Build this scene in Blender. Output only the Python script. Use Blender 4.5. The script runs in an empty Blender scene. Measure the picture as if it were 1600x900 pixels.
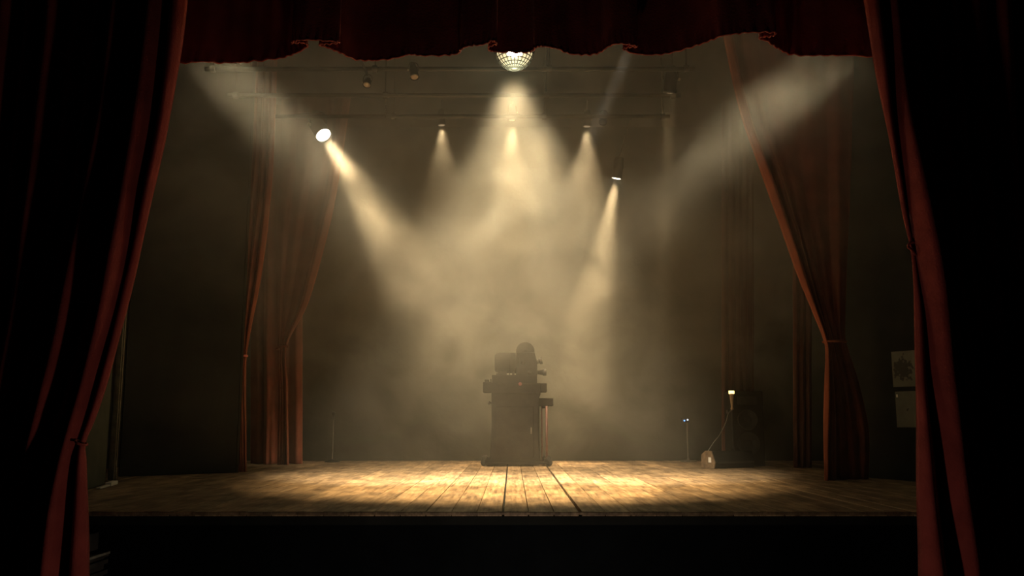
import bpy, bmesh, math, random
from mathutils import Vector, Matrix
random.seed(7)
PI = math.pi
scene = bpy.context.scene
C = scene.collection

# ------------------------------------------------------------------ camera, world, exposure
F_PX, TILT, EYE = 1400.0, math.radians(8.33), 0.675
cam_d = bpy.data.cameras.new('camera')
cam_d.sensor_width = 36.0
cam_d.lens = 36.0 * F_PX / 1600.0
cam = bpy.data.objects.new('camera', cam_d)
cam.location = (0, 0, EYE)
cam.rotation_euler = (PI / 2 + TILT, 0, 0)
C.objects.link(cam)
scene.camera = cam

world = bpy.data.worlds.new('world')
scene.world = world
world.use_nodes = True
bg = world.node_tree.nodes['Background']
bg.inputs[0].default_value = (0.55, 0.75, 1.0, 1)
bg.inputs[1].default_value = 0.0012

scene.view_settings.view_transform = 'Standard'
scene.view_settings.look = 'None'
scene.view_settings.gamma = 1.0
scene.view_settings.use_curve_mapping = False
scene.view_settings.exposure = 0.0
cy = scene.cycles
cy.use_denoising = True
try:
    cy.denoiser = 'OPENIMAGEDENOISE'
except Exception:
    pass
cy.max_bounces = 5
cy.diffuse_bounces = 3
cy.glossy_bounces = 2
cy.transmission_bounces = 3
cy.volume_bounces = 1
cy.transparent_max_bounces = 8
cy.sample_clamp_indirect = 4.0
cy.volume_step_rate = 0.3
cy.volume_max_steps = 256

# beam table: aim and strength of every lamp, added ones included
WARM = (1.0, 0.72, 0.37)
PALE = (1.0, 0.80, 0.50)
CORE = (1.0, 0.84, 0.58)
HAZE_DENSITY = 0.185
P_CORE, P_WIDE, P_SPILL = 8800, 3600, 12
P_BACK = 950
P_LEFT, P_RIGHT = 3000, 2600
P_FAR_LEFT, P_FAR_RIGHT = 3900, 2800
P_FAINT, P_POOL = 600, 1100
P_PIT = 28

# unseen lamp added low below the frame to pick out the front curtain folds
pit_d = bpy.data.lights.new('added_curtain_lamp', 'POINT')
pit_d.energy = P_PIT
pit_d.color = (1.0, 0.80, 0.64)
pit_d.shadow_soft_size = 0.12
pit = bpy.data.objects.new('added_curtain_lamp', pit_d)
pit.location = (0.0, 5.2, -0.75)
C.objects.link(pit)


# ------------------------------------------------------------------ projection helpers (photo frame -> stage)
def at(px, py, Y):
    ct, st = math.cos(TILT), math.sin(TILT)
    u, v = px - 800.0, 450.0 - py
    ry = F_PX * ct - v * st
    rz = F_PX * st + v * ct
    s = Y / ry
    return Vector((u * s, Y, EYE + rz * s))


def on_z(px, py, z):
    a = at(px, py, 1.0)
    s = (z - EYE) / (a.z - EYE)
    return Vector((a.x * s, s, z))


def on_floor(px, py):
    return on_z(px, py, 0.0)


# ------------------------------------------------------------------ materials
def mat(name, color, rough=0.6, metal=0.0, var=0.25, scale=6.0, bump=0.0, bscale=40.0, emit=None, estr=0.0, sheen=0.0, sheen_tint=None, spec=None):
    m = bpy.data.materials.new(name)
    m.use_nodes = True
    nt = m.node_tree
    b = nt.nodes['Principled BSDF']
    b.inputs['Roughness'].default_value = rough
    b.inputs['Metallic'].default_value = metal
    if spec is not None:
        b.inputs['Specular IOR Level'].default_value = spec
    tc = nt.nodes.new('ShaderNodeTexCoord')
    if var > 0:
        nz = nt.nodes.new('ShaderNodeTexNoise')
        nz.inputs['Scale'].default_value = scale
        nz.inputs['Detail'].default_value = 4
        nt.links.new(tc.outputs['Object'], nz.inputs['Vector'])
        rp = nt.nodes.new('ShaderNodeValToRGB')
        rp.color_ramp.elements[0].position = 0.3
        rp.color_ramp.elements[1].position = 0.7
        rp.color_ramp.elements[0].color = (*[c * (1 - var) for c in color], 1)
        rp.color_ramp.elements[1].color = (*[min(1, c * (1 + var)) for c in color], 1)
        nt.links.new(nz.outputs['Fac'], rp.inputs['Fac'])
        nt.links.new(rp.outputs['Color'], b.inputs['Base Color'])
    else:
        b.inputs['Base Color'].default_value = (*color, 1)
    if bump > 0:
        n2 = nt.nodes.new('ShaderNodeTexNoise')
        n2.inputs['Scale'].default_value = bscale
        n2.inputs['Detail'].default_value = 5
        nt.links.new(tc.outputs['Object'], n2.inputs['Vector'])
        bp = nt.nodes.new('ShaderNodeBump')
        bp.inputs['Strength'].default_value = bump
        bp.inputs['Distance'].default_value = 0.02
        nt.links.new(n2.outputs['Fac'], bp.inputs['Height'])
        nt.links.new(bp.outputs['Normal'], b.inputs['Normal'])
    if emit:
        b.inputs['Emission Color'].default_value = (*emit, 1)
        b.inputs['Emission Strength'].default_value = estr
    if sheen > 0:
        b.inputs['Sheen Weight'].default_value = sheen
        b.inputs['Sheen Roughness'].default_value = 0.35
        b.inputs['Sheen Tint'].default_value = (*(sheen_tint or color), 1)
    return m


M_VELVET = mat('red_velvet', (0.30, 0.052, 0.043), 0.85, var=0.22, scale=5, bump=0.25, bscale=60, sheen=0.7, sheen_tint=(1.0, 0.42, 0.32), spec=0.15)
M_OLDVELVET = mat('faded_red_velvet', (0.17, 0.050, 0.028), 0.9, var=0.2, scale=5, bump=0.2, bscale=50, sheen=0.4, sheen_tint=(0.9, 0.35, 0.2), spec=0.15)
M_DIMDRAPE = mat('shade_dark_drape', (0.06, 0.024, 0.016), 0.9, var=0.2, scale=5, sheen=0.2, sheen_tint=(0.8, 0.4, 0.25), spec=0.1)  # drape cloth coloured darker, standing in for the dim light upstage
M_PIPING = mat('lit_hem_and_tie_braid', (0.42, 0.09, 0.07), 0.8, var=0.3, scale=60, sheen=0.4, sheen_tint=(0.9, 0.5, 0.4))  # paler than the velvet, to paint the thin lit line of the hem
M_BLACK = mat('black_paint', (0.012, 0.013, 0.011), 0.85, var=0.4, scale=3, bump=0.1, spec=0.15)
M_PIT = mat('black_stage_cloth', (0.004, 0.005, 0.006), 0.95, var=0.3, scale=3, spec=0.05)
M_WALL = mat('dark_green_plaster', (0.014, 0.018, 0.013), 0.9, var=0.35, scale=2.2, bump=0.3, bscale=9, spec=0.15)
M_GREENFLAT = mat('grey_green_canvas', (0.06, 0.066, 0.05), 0.9, var=0.25, scale=4, bump=0.15, bscale=50, spec=0.15)
M_METAL = mat('black_metal', (0.022, 0.022, 0.022), 0.5, metal=0.3, var=0.3, scale=12)
M_PIPE = mat('grey_pipe', (0.10, 0.09, 0.07), 0.55, metal=0.4, var=0.3, scale=8)
M_BRIGHT = mat('worn_bright_metal', (0.7, 0.62, 0.5), 0.3, metal=0.9, var=0.15, scale=20)
M_PANEL = mat('brown_panel', (0.16, 0.105, 0.06), 0.7, var=0.4, scale=14)
M_TAN = mat('tan_panel', (0.42, 0.30, 0.18), 0.6, var=0.3, scale=14)
M_RUBBER = mat('black_rubber', (0.015, 0.015, 0.015), 0.8, var=0.3)
M_WHITE = mat('white_label', (0.75, 0.72, 0.66), 0.6, var=0.05)
M_RED = mat('red_badge', (0.10, 0.018, 0.015), 0.5, var=0.2)
M_RUST = mat('reddish_rod', (0.09, 0.034, 0.026), 0.5, metal=0.1, var=0.3, scale=20)
M_LENS = mat('lit_lens', (0.9, 0.85, 0.7), 0.3, var=0.0, emit=(1.0, 0.86, 0.58), estr=14)
M_LENS_DIM = mat('dim_lens', (0.9, 0.8, 0.6), 0.3, var=0.0, emit=(1.0, 0.72, 0.4), estr=0.5)
M_BULB = mat('lit_bulb', (1, 0.95, 0.85), 0.3, var=0.0, emit=(1.0, 0.9, 0.66), estr=45)
M_BULBGLASS = mat('glowing_prismatic_glass', (0.9, 0.8, 0.55), 0.25, var=0.5, scale=60, emit=(1.0, 0.80, 0.44), estr=0.9)
M_LED_B = mat('blue_led', (0.1, 0.3, 0.9), 0.3, var=0, emit=(0.15, 0.4, 1.0), estr=2.5)
M_LED_W = mat('white_led', (0.9, 0.95, 1), 0.3, var=0, emit=(0.9, 0.95, 1.0), estr=0.9)
M_LED_R = mat('red_led', (0.9, 0.1, 0.05), 0.3, var=0, emit=(1.0, 0.08, 0.05), estr=2.0)
M_WORKLAMP = mat('lit_lamp_strip', (1, 0.85, 0.4), 0.3, var=0, emit=(1.0, 0.80, 0.30), estr=2.5)


def wood_material():
    m = bpy.data.materials.new('worn_stage_planks')
    m.use_nodes = True
    nt = m.node_tree
    b = nt.nodes['Principled BSDF']
    L = nt.links.new
    tc = nt.nodes.new('ShaderNodeTexCoord')
    at_ = nt.nodes.new('ShaderNodeAttribute')
    at_.attribute_name = 'plank'
    mp = nt.nodes.new('ShaderNodeMapping')
    mp.inputs['Scale'].default_value = (14, 0.9, 1)
    L(tc.outputs['Object'], mp.inputs['Vector'])
    ad = nt.nodes.new('ShaderNodeVectorMath')
    ad.operation = 'MULTIPLY_ADD'
    L(at_.outputs['Color'], ad.inputs[0])
    ad.inputs[1].default_value = (37, 37, 37)
    L(mp.outputs['Vector'], ad.inputs[2])
    grain = nt.nodes.new('ShaderNodeTexNoise')
    grain.inputs['Scale'].default_value = 2.2
    grain.inputs['Detail'].default_value = 8
    grain.inputs['Roughness'].default_value = 0.65
    L(ad.outputs[0], grain.inputs['Vector'])
    ramp = nt.nodes.new('ShaderNodeValToRGB')
    e = ramp.color_ramp.elements
    e[0].position, e[0].color = 0.28, (0.085, 0.05, 0.026, 1)
    e[1].position, e[1].color = 0.75, (0.54, 0.39, 0.245, 1)
    x = e.new(0.5)
    x.color = (0.33, 0.225, 0.13, 1)
    L(grain.outputs['Fac'], ramp.inputs['Fac'])
    # per-plank tone
    sep = nt.nodes.new('ShaderNodeSeparateColor')
    L(at_.outputs['Color'], sep.inputs[0])
    mr = nt.nodes.new('ShaderNodeMapRange')
    mr.inputs['To Min'].default_value = 0.68
    mr.inputs['To Max'].default_value = 1.25
    L(sep.outputs['Red'], mr.inputs['Value'])
    mul = nt.nodes.new('ShaderNodeMix')
    mul.data_type = 'RGBA'
    mul.blend_type = 'MULTIPLY'
    mul.inputs['Factor'].default_value = 1.0
    L(ramp.outputs['Color'], mul.inputs['A'])
    L(mr.outputs['Result'], mul.inputs['B'])
    # worn patches and scuffs
    mp2 = nt.nodes.new('ShaderNodeMapping')
    mp2.inputs['Scale'].default_value = (1.6, 0.7, 1)
    L(tc.outputs['Object'], mp2.inputs['Vector'])
    patch = nt.nodes.new('ShaderNodeTexNoise')
    patch.inputs['Scale'].default_value = 3.2
    patch.inputs['Detail'].default_value = 6
    L(mp2.outputs['Vector'], patch.inputs['Vector'])
    pr = nt.nodes.new('ShaderNodeValToRGB')
    pr.color_ramp.elements[0].position = 0.40
    pr.color_ramp.elements[1].position = 0.62
    pr.color_ramp.elements[0].color = (0.45, 0.45, 0.45, 1)
    pr.color_ramp.elements[1].color = (1.1, 1.08, 1.02, 1)
    L(patch.outputs['Fac'], pr.inputs['Fac'])
    mul2 = nt.nodes.new('ShaderNodeMix')
    mul2.data_type = 'RGBA'
    mul2.blend_type = 'MULTIPLY'
    mul2.inputs['Factor'].default_value = 0.8
    L(mul.outputs['Result'], mul2.inputs['A'])
    L(pr.outputs['Color'], mul2.inputs['B'])
    L(mul2.outputs['Result'], b.inputs['Base Color'])
    rr = nt.nodes.new('ShaderNodeMapRange')
    rr.inputs['From Min'].default_value = 0.3
    rr.inputs['From Max'].default_value = 0.7
    rr.inputs['To Min'].default_value = 0.62
    rr.inputs['To Max'].default_value = 0.38
    L(patch.outputs['Fac'], rr.inputs['Value'])
    L(rr.outputs['Result'], b.inputs['Roughness'])
    bp = nt.nodes.new('ShaderNodeBump')
    bp.inputs['Strength'].default_value = 0.35
    bp.inputs['Distance'].default_value = 0.01
    L(grain.outputs['Fac'], bp.inputs['Height'])
    L(bp.outputs['Normal'], b.inputs['Normal'])
    return m


M_WOOD = wood_material()


# ------------------------------------------------------------------ mesh helpers
def finish(name, bm, material, parent=None, smooth=False, loc=None, bevel=0.0, solid=0.0):
    bmesh.ops.recalc_face_normals(bm, faces=bm.faces)
    me = bpy.data.meshes.new(name)
    bm.to_mesh(me)
    bm.free()
    if smooth:
        for p in me.polygons:
            p.use_smooth = True
    me.materials.append(material)
    o = bpy.data.objects.new(name, me)
    C.objects.link(o)
    if parent is not None:
        o.parent = parent
    if loc is not None:
        o.location = loc
    if solid:
        s = o.modifiers.new('thickness', 'SOLIDIFY')
        s.thickness = solid
        s.offset = 0
    if bevel:
        b = o.modifiers.new('edge', 'BEVEL')
        b.width = bevel
        b.segments = 2
        b.limit_method = 'ANGLE'
    return o


def box(bm, x0, x1, y0, y1, z0, z1, M=None):
    vs = [bm.verts.new((x, y, z)) for x in (x0, x1) for y in (y0, y1) for z in (z0, z1)]
    for f in ((0, 1, 3, 2), (4, 6, 7, 5), (0, 4, 5, 1), (2, 3, 7, 6), (0, 2, 6, 4), (1, 5, 7, 3)):
        bm.faces.new([vs[i] for i in f])
    if M is not None:
        for v in vs:
            v.co = M @ v.co
    return vs


def frame_to(d):
    d = Vector(d).normalized()
    return d.to_track_quat('Z', 'Y').to_matrix().to_4x4()


def lathe(bm, prof, M=None, n=24, cap=True):
    """profile of (radius, z) spun about Z"""
    rings = []
    for r, z in prof:
        rings.append([bm.verts.new((r * math.cos(2 * PI * i / n), r * math.sin(2 * PI * i / n), z)) for i in range(n)])
    for a, b in zip(rings, rings[1:]):
        for i in range(n):
            bm.faces.new((a[i], a[(i + 1) % n], b[(i + 1) % n], b[i]))
    if cap:
        bm.faces.new(rings[0][::-1])
        bm.faces.new(rings[-1])
    if M is not None:
        for ring in rings:
            for v in ring:
                v.co = M @ v.co


def cyl(bm, a, b, r, n=16, r2=None):
    a, b = Vector(a), Vector(b)
    d = b - a
    lathe(bm, [(r, 0), (r if r2 is None else r2, d.length)], Matrix.Translation(a) @ frame_to(d), n)


def tube(bm, pts, r, n=8, closed=False):
    pts = [Vector(p) for p in pts]
    rings = []
    N = len(pts)
    for i, p in enumerate(pts):
        d = pts[min(i + 1, N - 1)] - pts[max(i - 1, 0)]
        if d.length < 1e-9:
            d = Vector((0, 0, 1))
        M = frame_to(d)
        rings.append([bm.verts.new(p + M.to_3x3() @ Vector((r * math.cos(2 * PI * k / n), r * math.sin(2 * PI * k / n), 0))) for k in range(n)])
    for a, b in zip(rings, rings[1:]):
        for k in range(n):
            bm.faces.new((a[k], a[(k + 1) % n], b[(k + 1) % n], b[k]))
    bm.faces.new(rings[0][::-1])
    bm.faces.new(rings[-1])


def catmull(P, per=8):
    out = []
    P = [Vector(p) for p in P]
    Q = [P[0] * 2 - P[1]] + P + [P[-1] * 2 - P[-2]]
    for i in range(1, len(Q) - 2):
        p0, p1, p2, p3 = Q[i - 1:i + 3]
        for k in range(per):
            t = k / per
            out.append(0.5 * ((2 * p1) + (p2 - p0) * t + (2 * p0 - 5 * p1 + 4 * p2 - p3) * t * t + (3 * p1 - p0 - 3 * p2 + p3) * t ** 3))
    out.append(P[-1])
    return out


def new(*boxes):
    bm = bmesh.new()
    for b in boxes:
        box(bm, *b)
    return bm


def tag(o, label, cat, group=None, kind=None):
    if label:
        o['label'] = label
    if cat:
        o['category'] = cat
    if group:
        o['group'] = group
    if kind:
        o['kind'] = kind
    return o


def thing(name, label, cat, loc=(0, 0, 0), group=None):
    o = bpy.data.objects.new(name, None)
    o.empty_display_size = 0.1
    C.objects.link(o)
    o.location = loc
    return tag(o, label, cat, group)


def struct(name, bm, m, label=None, **k):
    o = finish(name, bm, m, **k)
    o['kind'] = 'structure'
    if label:
        o['label'] = label
    return o


# ------------------------------------------------------------------ structure
STAGE_W, Y0, Y1, ZC = 5.6, 6.8, 15.0, 5.7


def build_floor():
    bm = bmesh.new()
    col = bm.loops.layers.float_color.new('plank')
    W = 0.19
    k0 = int(-STAGE_W / W) - 1
    for k in range(k0, -k0 + 1):
        x = -0.068 + k * W
        y = Y0 + 0.0
        first = True
        while y < Y1:
            ln = random.uniform(1.8, 4.2) if not first else random.uniform(1.0, 4.0)
            first = False
            y2 = min(y + ln, Y1)
            if Y1 - y2 < 0.5:
                y2 = Y1
            g = random.choice((0.0012, 0.0018, 0.0025, 0.0035))
            gl = gr = g
            if k == 0:
                gl = 0.010
            if k == -1:
                gr = 0.006
            if k == 3:
                gl = 0.015
            if k == 2:
                gr = 0.008
            dz = random.uniform(-0.0035, 0.0)
            tw = random.uniform(-0.002, 0.002)
            vs = box(bm, x + gl, x + W - gr, y + 0.0015, y2 - 0.0015, -0.035, dz)
            for v in vs:
                if v.co.z > -0.02:
                    v.co.z += tw * (1 if v.co.x > x + W / 2 else -1)
                    v.co.z = min(v.co.z, 0.0)
            c = (random.random(), random.random(), random.random(), 1)
            for f in set(f for v in vs for f in v.link_faces):
                for l in f.loops:
                    l[col] = c
            y = y2
    return struct('floor', bm, M_WOOD, 'worn stage floor of long wooden planks', bevel=0.003)


build_floor()
struct('floor_underlay', new((-STAGE_W, STAGE_W, Y0 + 0.02, Y1, -0.10, -0.04)), M_BLACK, 'dark deck under the stage planks')
struct('wall_stage_front', new((-STAGE_W, STAGE_W, Y0 + 0.03, Y0 + 0.13, -1.05, -0.042)), M_PIT, 'black front face of the stage')
struct('trim_1', new((-STAGE_W, STAGE_W, Y0 - 0.03, Y0 - 0.002, -0.022, -0.002)), M_WOOD, 'wooden nosing along the stage edge', bevel=0.008)
struct('floor_auditorium', new((-7, 7, -1.0, Y0 + 0.1, -1.15, -1.05)), M_PIT, 'dark auditorium floor')
struct('wall_back', new((-STAGE_W, STAGE_W, Y1, Y1 + 0.15, -0.1, ZC)), M_WALL, 'dark back wall of the stage')
struct('wall_left', new((-STAGE_W - 0.15, -STAGE_W, Y0 + 0.3, Y1 + 0.15, -0.1, ZC)), M_BLACK, 'black left wall of the stage')
struct('wall_right', new((STAGE_W, STAGE_W + 0.15, Y0 + 0.3, Y1 + 0.15, -0.1, ZC)), M_BLACK, 'black right wall of the stage')
struct('ceiling', new((-STAGE_W - 0.15, STAGE_W + 0.15, Y0 + 0.3, Y1 + 0.15, ZC, ZC + 0.12)), M_BLACK, 'black stage ceiling')
struct('wall_proscenium', new((-7, -4.45, 7.15, 7.3, -1.05, ZC), (4.45, 7, 7.15, 7.3, -1.05, ZC), (-4.45, 4.45, 7.15, 7.3, 4.3, ZC)), M_BLACK, 'black proscenium wall around the stage opening')


# ------------------------------------------------------------------ curtains
def interp_rows(rows, py):
    """smooth vertical interpolation of the fold guides"""
    n = len(rows)
    i = 0
    while i < n - 2 and py > rows[i + 1][0]:
        i += 1
    y0, a = rows[i]
    y1, b = rows[i + 1]
    t = (py - y0) / (y1 - y0)
    t = max(-0.5, min(1.5, t))
    K = len(a)
    out = []
    for k in range(K):
        h = y1 - y0
        d = (b[k] - a[k]) / h
        m0 = d if i == 0 else (b[k] - rows[i - 1][1][k]) / (y1 - rows[i - 1][0])
        m1 = d if i == n - 2 else (rows[i + 2][1][k] - a[k]) / (rows[i + 2][0] - y0)
        if t < 0 or t > 1:
            out.append(a[k] + d * (py - y0))
            continue
        t2, t3 = t * t, t ** 3
        out.append((2 * t3 - 3 * t2 + 1) * a[k] + (t3 - 2 * t2 + t) * h * m0 + (-2 * t3 + 3 * t2) * b[k] + (t3 - t2) * h * m1)
    return out


def drape(name, rows, Y, lean, py_top, z_bottom, material, amps=None, k_amp=0.75, a_max=0.16, p=1.9, nv=90, nu=14, wob=0.006, seed=1, parent=None, yoff=None):
    """Hanging cloth: rows = (py, x of every valley line). lean +1: ridges turn to the right, -1 to the left."""
    rnd = random.Random(seed)
    z_top = at(800, py_top, Y).z
    bm = bmesh.new()
    grid = []
    K = len(rows[0][1])
    ph = [rnd.uniform(0, 6.28) for _ in range(K)]
    for j in range(nv + 1):
        z = z_top + (z_bottom - z_top) * j / nv
        # py of height z in plane Y
        dz, ct, st = (z - EYE) / Y, math.cos(TILT), math.sin(TILT)
        v = F_PX * (dz * ct - st) / (ct + dz * st)
        py = 450 - v
        xs = interp_rows(rows, py)
        s = at(801, py, Y).x
        line = []
        for k in range(K - 1):
            w = (xs[k + 1] - xs[k]) * s
            o0, o1 = (yoff[k], yoff[k + 1]) if yoff else (0, 0)
            A = min(a_max, k_amp * max(w, 0.0)) * (amps[k] if amps else 1.0)
            for i in range(nu if k < K - 2 else nu + 1):
                t = i / nu
                q = t ** p if lean > 0 else 1 - (1 - t) ** p
                wave = math.sin(PI * q)
                x = (xs[k] - 800) * s + w * t
                wx = wob * math.sin(z * 3.1 + ph[k]) * math.sin(PI * t)
                yy = Y + o0 + (o1 - o0) * t - A * wave + wob * 0.8 * math.sin(z * 7.0 + ph[k] * 2 + t * 3)
                line.append(bm.verts.new((x + wx, yy, z)))
        grid.append(line)
    for a, b in zip(grid, grid[1:]):
        for i in range(len(a) - 1):
            bm.faces.new((a[i], a[i + 1], b[i + 1], b[i]))
    return finish(name, bm, material, parent=parent, smooth=True, solid=0.008)


def band(name, px, py, Y, w, h, material, parent, depth=0.07, tilt=0.25):
    """a tieback: a flattened ring round gathered cloth"""
    c = at(px, py, Y)
    bm = bmesh.new()
    pts = [(c.x + w * math.cos(a), c.y + depth * math.sin(a), c.z + tilt * w * math.cos(a)) for a in [2 * PI * i / 24 for i in range(25)]]
    tube(bm, pts, h, 8)
    return finish(name, bm, material, parent=parent, smooth=True)


# great curtain, left side
YC = 6.12
rows_L = [
    (-60, [-130, -75, -25, 22, 58, 100, 138, 168, 210, 232, 268, 297]),
    (0,   [-130, -75, -25, 20, 55, 97, 135, 165, 206, 228, 264, 293]),
    (100, [-132, -78, -30, 12, 45, 86, 124, 152, 194, 217, 255, 280]),
    (200, [-135, -82, -36, 2, 35, 75, 112, 138, 180, 203, 240, 262]),
    (300, [-138, -88, -46, -8, 24, 64, 98, 120, 160, 184, 221, 240]),
    (400, [-142, -95, -56, -20, 10, 52, 80, 100, 142, 166, 203, 218]),
    (500, [-147, -104, -68, -34, -5, 36, 60, 78, 122, 148, 181, 194]),
    (600, [-152, -114, -82, -50, -24, 16, 38, 54, 96, 125, 152, 167]),
    (660, [-155, -121, -91, -61, -36, 2, 24, 40, 76, 106, 134, 146]),
    (692, [-157, -125, -96, -68, -43, -6, 16, 32, 64, 96, 123, 133]),
    (720, [-158, -128, -100, -72, -48, -12, 10, 26, 55, 88, 118, 135]),
    (800, [-160, -132, -106, -80, -56, -25, -2, 14, 36, 72, 112, 138]),
    (900, [-162, -136, -112, -88, -64, -35, -12, 4, 22, 60, 107, 139]),
]
cl = drape('stage_curtain', rows_L, YC, +1, -60, -1.04, M_VELVET, k_amp=0.85, a_max=0.17, p=1.5,
           amps=[1, 1, 1, .8, 1, .5, .8, 1.2, .5, 1.5, 1.1], seed=3, yoff=[.12, .12, .14, .14, .12, .1, .1, .08, .05, .04, .01, 0])
tag(cl, 'heavy red velvet front curtain on the left, drawn back to a small tie', 'curtain', 'red front curtains')
band('tieback', 127, 692, YC - 0.05, 0.030, 0.008, M_VELVET, cl, depth=0.055, tilt=-0.5)

# great curtain, right side
rows_R = [
    (-60, [1343, 1372, 1398, 1440, 1478, 1510, 1560, 1600, 1650, 1710]),
    (0,   [1350, 1379, 1406, 1446, 1482, 1514, 1560, 1600, 1650, 1710]),
    (90,  [1364, 1388, 1416, 1452, 1488, 1518, 1562, 1602, 1650, 1710]),
    (200, [1386, 1400, 1434, 1464, 1498, 1526, 1566, 1606, 1655, 1710]),
    (330, [1410, 1417, 1462, 1482, 1510, 1536, 1574, 1612, 1660, 1712]),
    (390, [1423, 1428, 1474, 1490, 1515, 1540, 1578, 1616, 1662, 1714]),
    (440, [1427, 1434, 1484, 1498, 1520, 1545, 1582, 1618, 1664, 1716]),
    (500, [1429, 1441, 1494, 1508, 1528, 1550, 1586, 1622, 1666, 1718]),
    (600, [1431, 1450, 1508, 1524, 1540, 1560, 1592, 1628, 1670, 1720]),
    (700, [1432, 1460, 1520, 1538, 1552, 1570, 1600, 1634, 1674, 1722]),
    (800, [1433, 1471, 1532, 1550, 1564, 1580, 1608, 1640, 1678, 1724]),
    (900, [1435, 1483, 1544, 1562, 1576, 1590, 1614, 1646, 1682, 1726]),
]
cr = drape('stage_curtain', rows_R, YC, -1, -60, -1.04, M_VELVET, k_amp=0.85, a_max=0.17, p=1.5,
           amps=[1, 1.3, .5, .6, .8, .6, .8, 1, 1], seed=9, yoff=[0, 0, .05, .08, .1, .12, .12, .12, .12, .12])
tag(cr, 'heavy red velvet front curtain on the right side of the stage', 'curtain', 'red front curtains')
bm = bmesh.new()
c = at(1421, 386, YC)
tube(bm, catmull([c + Vector((0.03, -0.02, 0.03)), c + Vector((-0.005, -0.03, 0.025)), c + Vector((-0.018, -0.02, 0)), c + Vector((0.0, -0.03, -0.025)), c + Vector((0.03, -0.02, -0.06))], 6), 0.009, 8)
finish('cloth_loop', bm, M_VELVET, parent=cr, smooth=True)

# valance: its plan curve follows the pleats, the hem hangs level
ZH = at(800, 51, 6.47).z
hem_px = [(150, 97), (215, 103), (270, 100), (310, 95), (340, 97), (380, 97), (420, 93), (449, 87), (470, 78), (481, 71), (470, 66.5), (456, 66), (462, 62),
          (484, 62), (504, 63), (530, 65), (520, 66.5), (502, 68), (500, 71), (515, 75), (533, 82), (556, 92), (585, 94), (618, 91), (640, 84), (660, 85.5), (695, 86.5), (716, 83), (722, 75),
          (738, 70), (757, 68.5), (770, 64), (776, 68), (764, 72), (766, 79), (780, 81), (815, 81.5), (831, 79), (838, 73), (850, 72), (872, 77), (892, 83), (920, 84.5), (938, 81), (950, 73), (964, 67.5), (980, 68), (996, 72),
          (984, 74), (974, 77), (995, 83), (1030, 84), (1060, 80), (1090, 70), (1110, 62), (1132, 54), (1160, 51.5), (1192, 50), (1213, 51), (1202, 56), (1190, 57), (1188, 61), (1203, 66), (1218, 76),
          (1240, 85), (1275, 87), (1320, 86), (1362, 87), (1410, 84), (1460, 90), (1520, 82)]
plan = catmull([on_z(x, y, ZH) for x, y in hem_px], 7)
bm = bmesh.new()
grid = []
NVV = 26
for j in range(NVV + 1):
    t = (j / NVV) ** 1.5
    z = ZH + 1.45 * t
    line = []
    for i, p in enumerate(plan):
        ruff = 0.011 * math.sin(i * 1.9 + math.sin(i * .37) * 2) * math.exp(-((z - ZH - 0.02) / 0.07) ** 2) + 0.03 * (abs(math.sin(p.x * 13 + 2 * math.sin(p.x * 3.1))) - .5) * (0.35 + 0.65 * min(1, (z - ZH) / 0.25))
        sway = 0.012 * math.sin(z * 4 + i * 0.05)
        sag = 0.004 * math.sin(i * 1.7) + 0.004 * math.sin(i * 0.21)
        line.append(bm.verts.new((p.x + sway * (z - ZH), p.y + ruff + 0.01 * math.sin(i * 0.6) * (z - ZH), z + sag * (1 - t))))
    grid.append(line)
for a, b in zip(grid, grid[1:]):
    for i in range(len(a) - 1):
        bm.faces.new((a[i], a[i + 1], b[i + 1], b[i]))
hem_line = [v.co.copy() for v in grid[0]]
val = finish('valance', bm, M_VELVET, smooth=True, solid=0.008)
tag(val, 'red velvet valance with a wavy pleated hem across the top of the stage', 'valance')
bm = bmesh.new()
tube(bm, hem_line, 0.008, 6)
finish('lit_hem_line', bm, M_PIPING, parent=val, smooth=True)  # tube added along the hem for its lit line

# inner drapes
rows = [(50, [395, 404, 413, 422, 434]), (90, [392, 402, 412, 422, 433]), (280, [383, 393, 403, 414, 425]), (413, [373, 381, 390, 400, 411]), (510, [369, 374, 380, 386, 393]), (557, [375, 377.5, 379.5, 382, 385]),
        (585, [371, 374, 377, 380.5, 384]), (654, [369, 373, 377, 381, 384.5]), (737, [371, 374, 377.5, 381, 385])]
f = on_floor(378, 737.5)
o = drape('side_curtain', rows, f.y, +1, 50, 0.003, M_OLDVELVET, k_amp=1.1, a_max=0.12, seed=4)
tag(o, 'narrow faded red drape gathered at a knot beside the black flat on the left', 'curtain', 'inner red drapes')
band('tieback', 380, 557, f.y - 0.03, 0.047, 0.014, M_PIPING, o, depth=0.07, tilt=0.2)

rows = [(50, [390, 410, 430, 450, 472]), (400, [389, 409, 429, 449, 471]), (727, [388, 408, 428, 448, 471])]
f = on_floor(430, 725.0)
o = drape('side_curtain', rows, f.y, +1, 50, 0.003, M_OLDVELVET, k_amp=0.8, a_max=0.14, seed=5, amps=[.5, 1.5, .5, .8], yoff=[.12, .06, 0, .1, .06])
tag(o, 'straight faded drape hanging to the floor far left upstage', 'curtain', 'inner red drapes')
rows = [(50, [440, 468, 500, 531, 562]), (250, [436, 460, 488, 514, 534]), (330, [433, 452, 476, 500, 520]), (403, [430, 445, 464, 484, 502]), (477, [430, 440, 452, 466, 480]), (541, [432, 436, 440, 444, 448]),
        (600, [433, 437, 441, 445, 449]), (727, [431, 436, 441, 446, 451])]
o = drape('side_curtain', rows, f.y - 0.32, +1, 50, 0.003, M_OLDVELVET, k_amp=0.9, a_max=0.12, seed=15, amps=[.5, .6, .6, 1.4], yoff=[.08, .06, .05, .04, 0])
tag(o, 'faded drape on the left swept sideways into a swag before the straight drape', 'curtain', 'inner red drapes')
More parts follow.
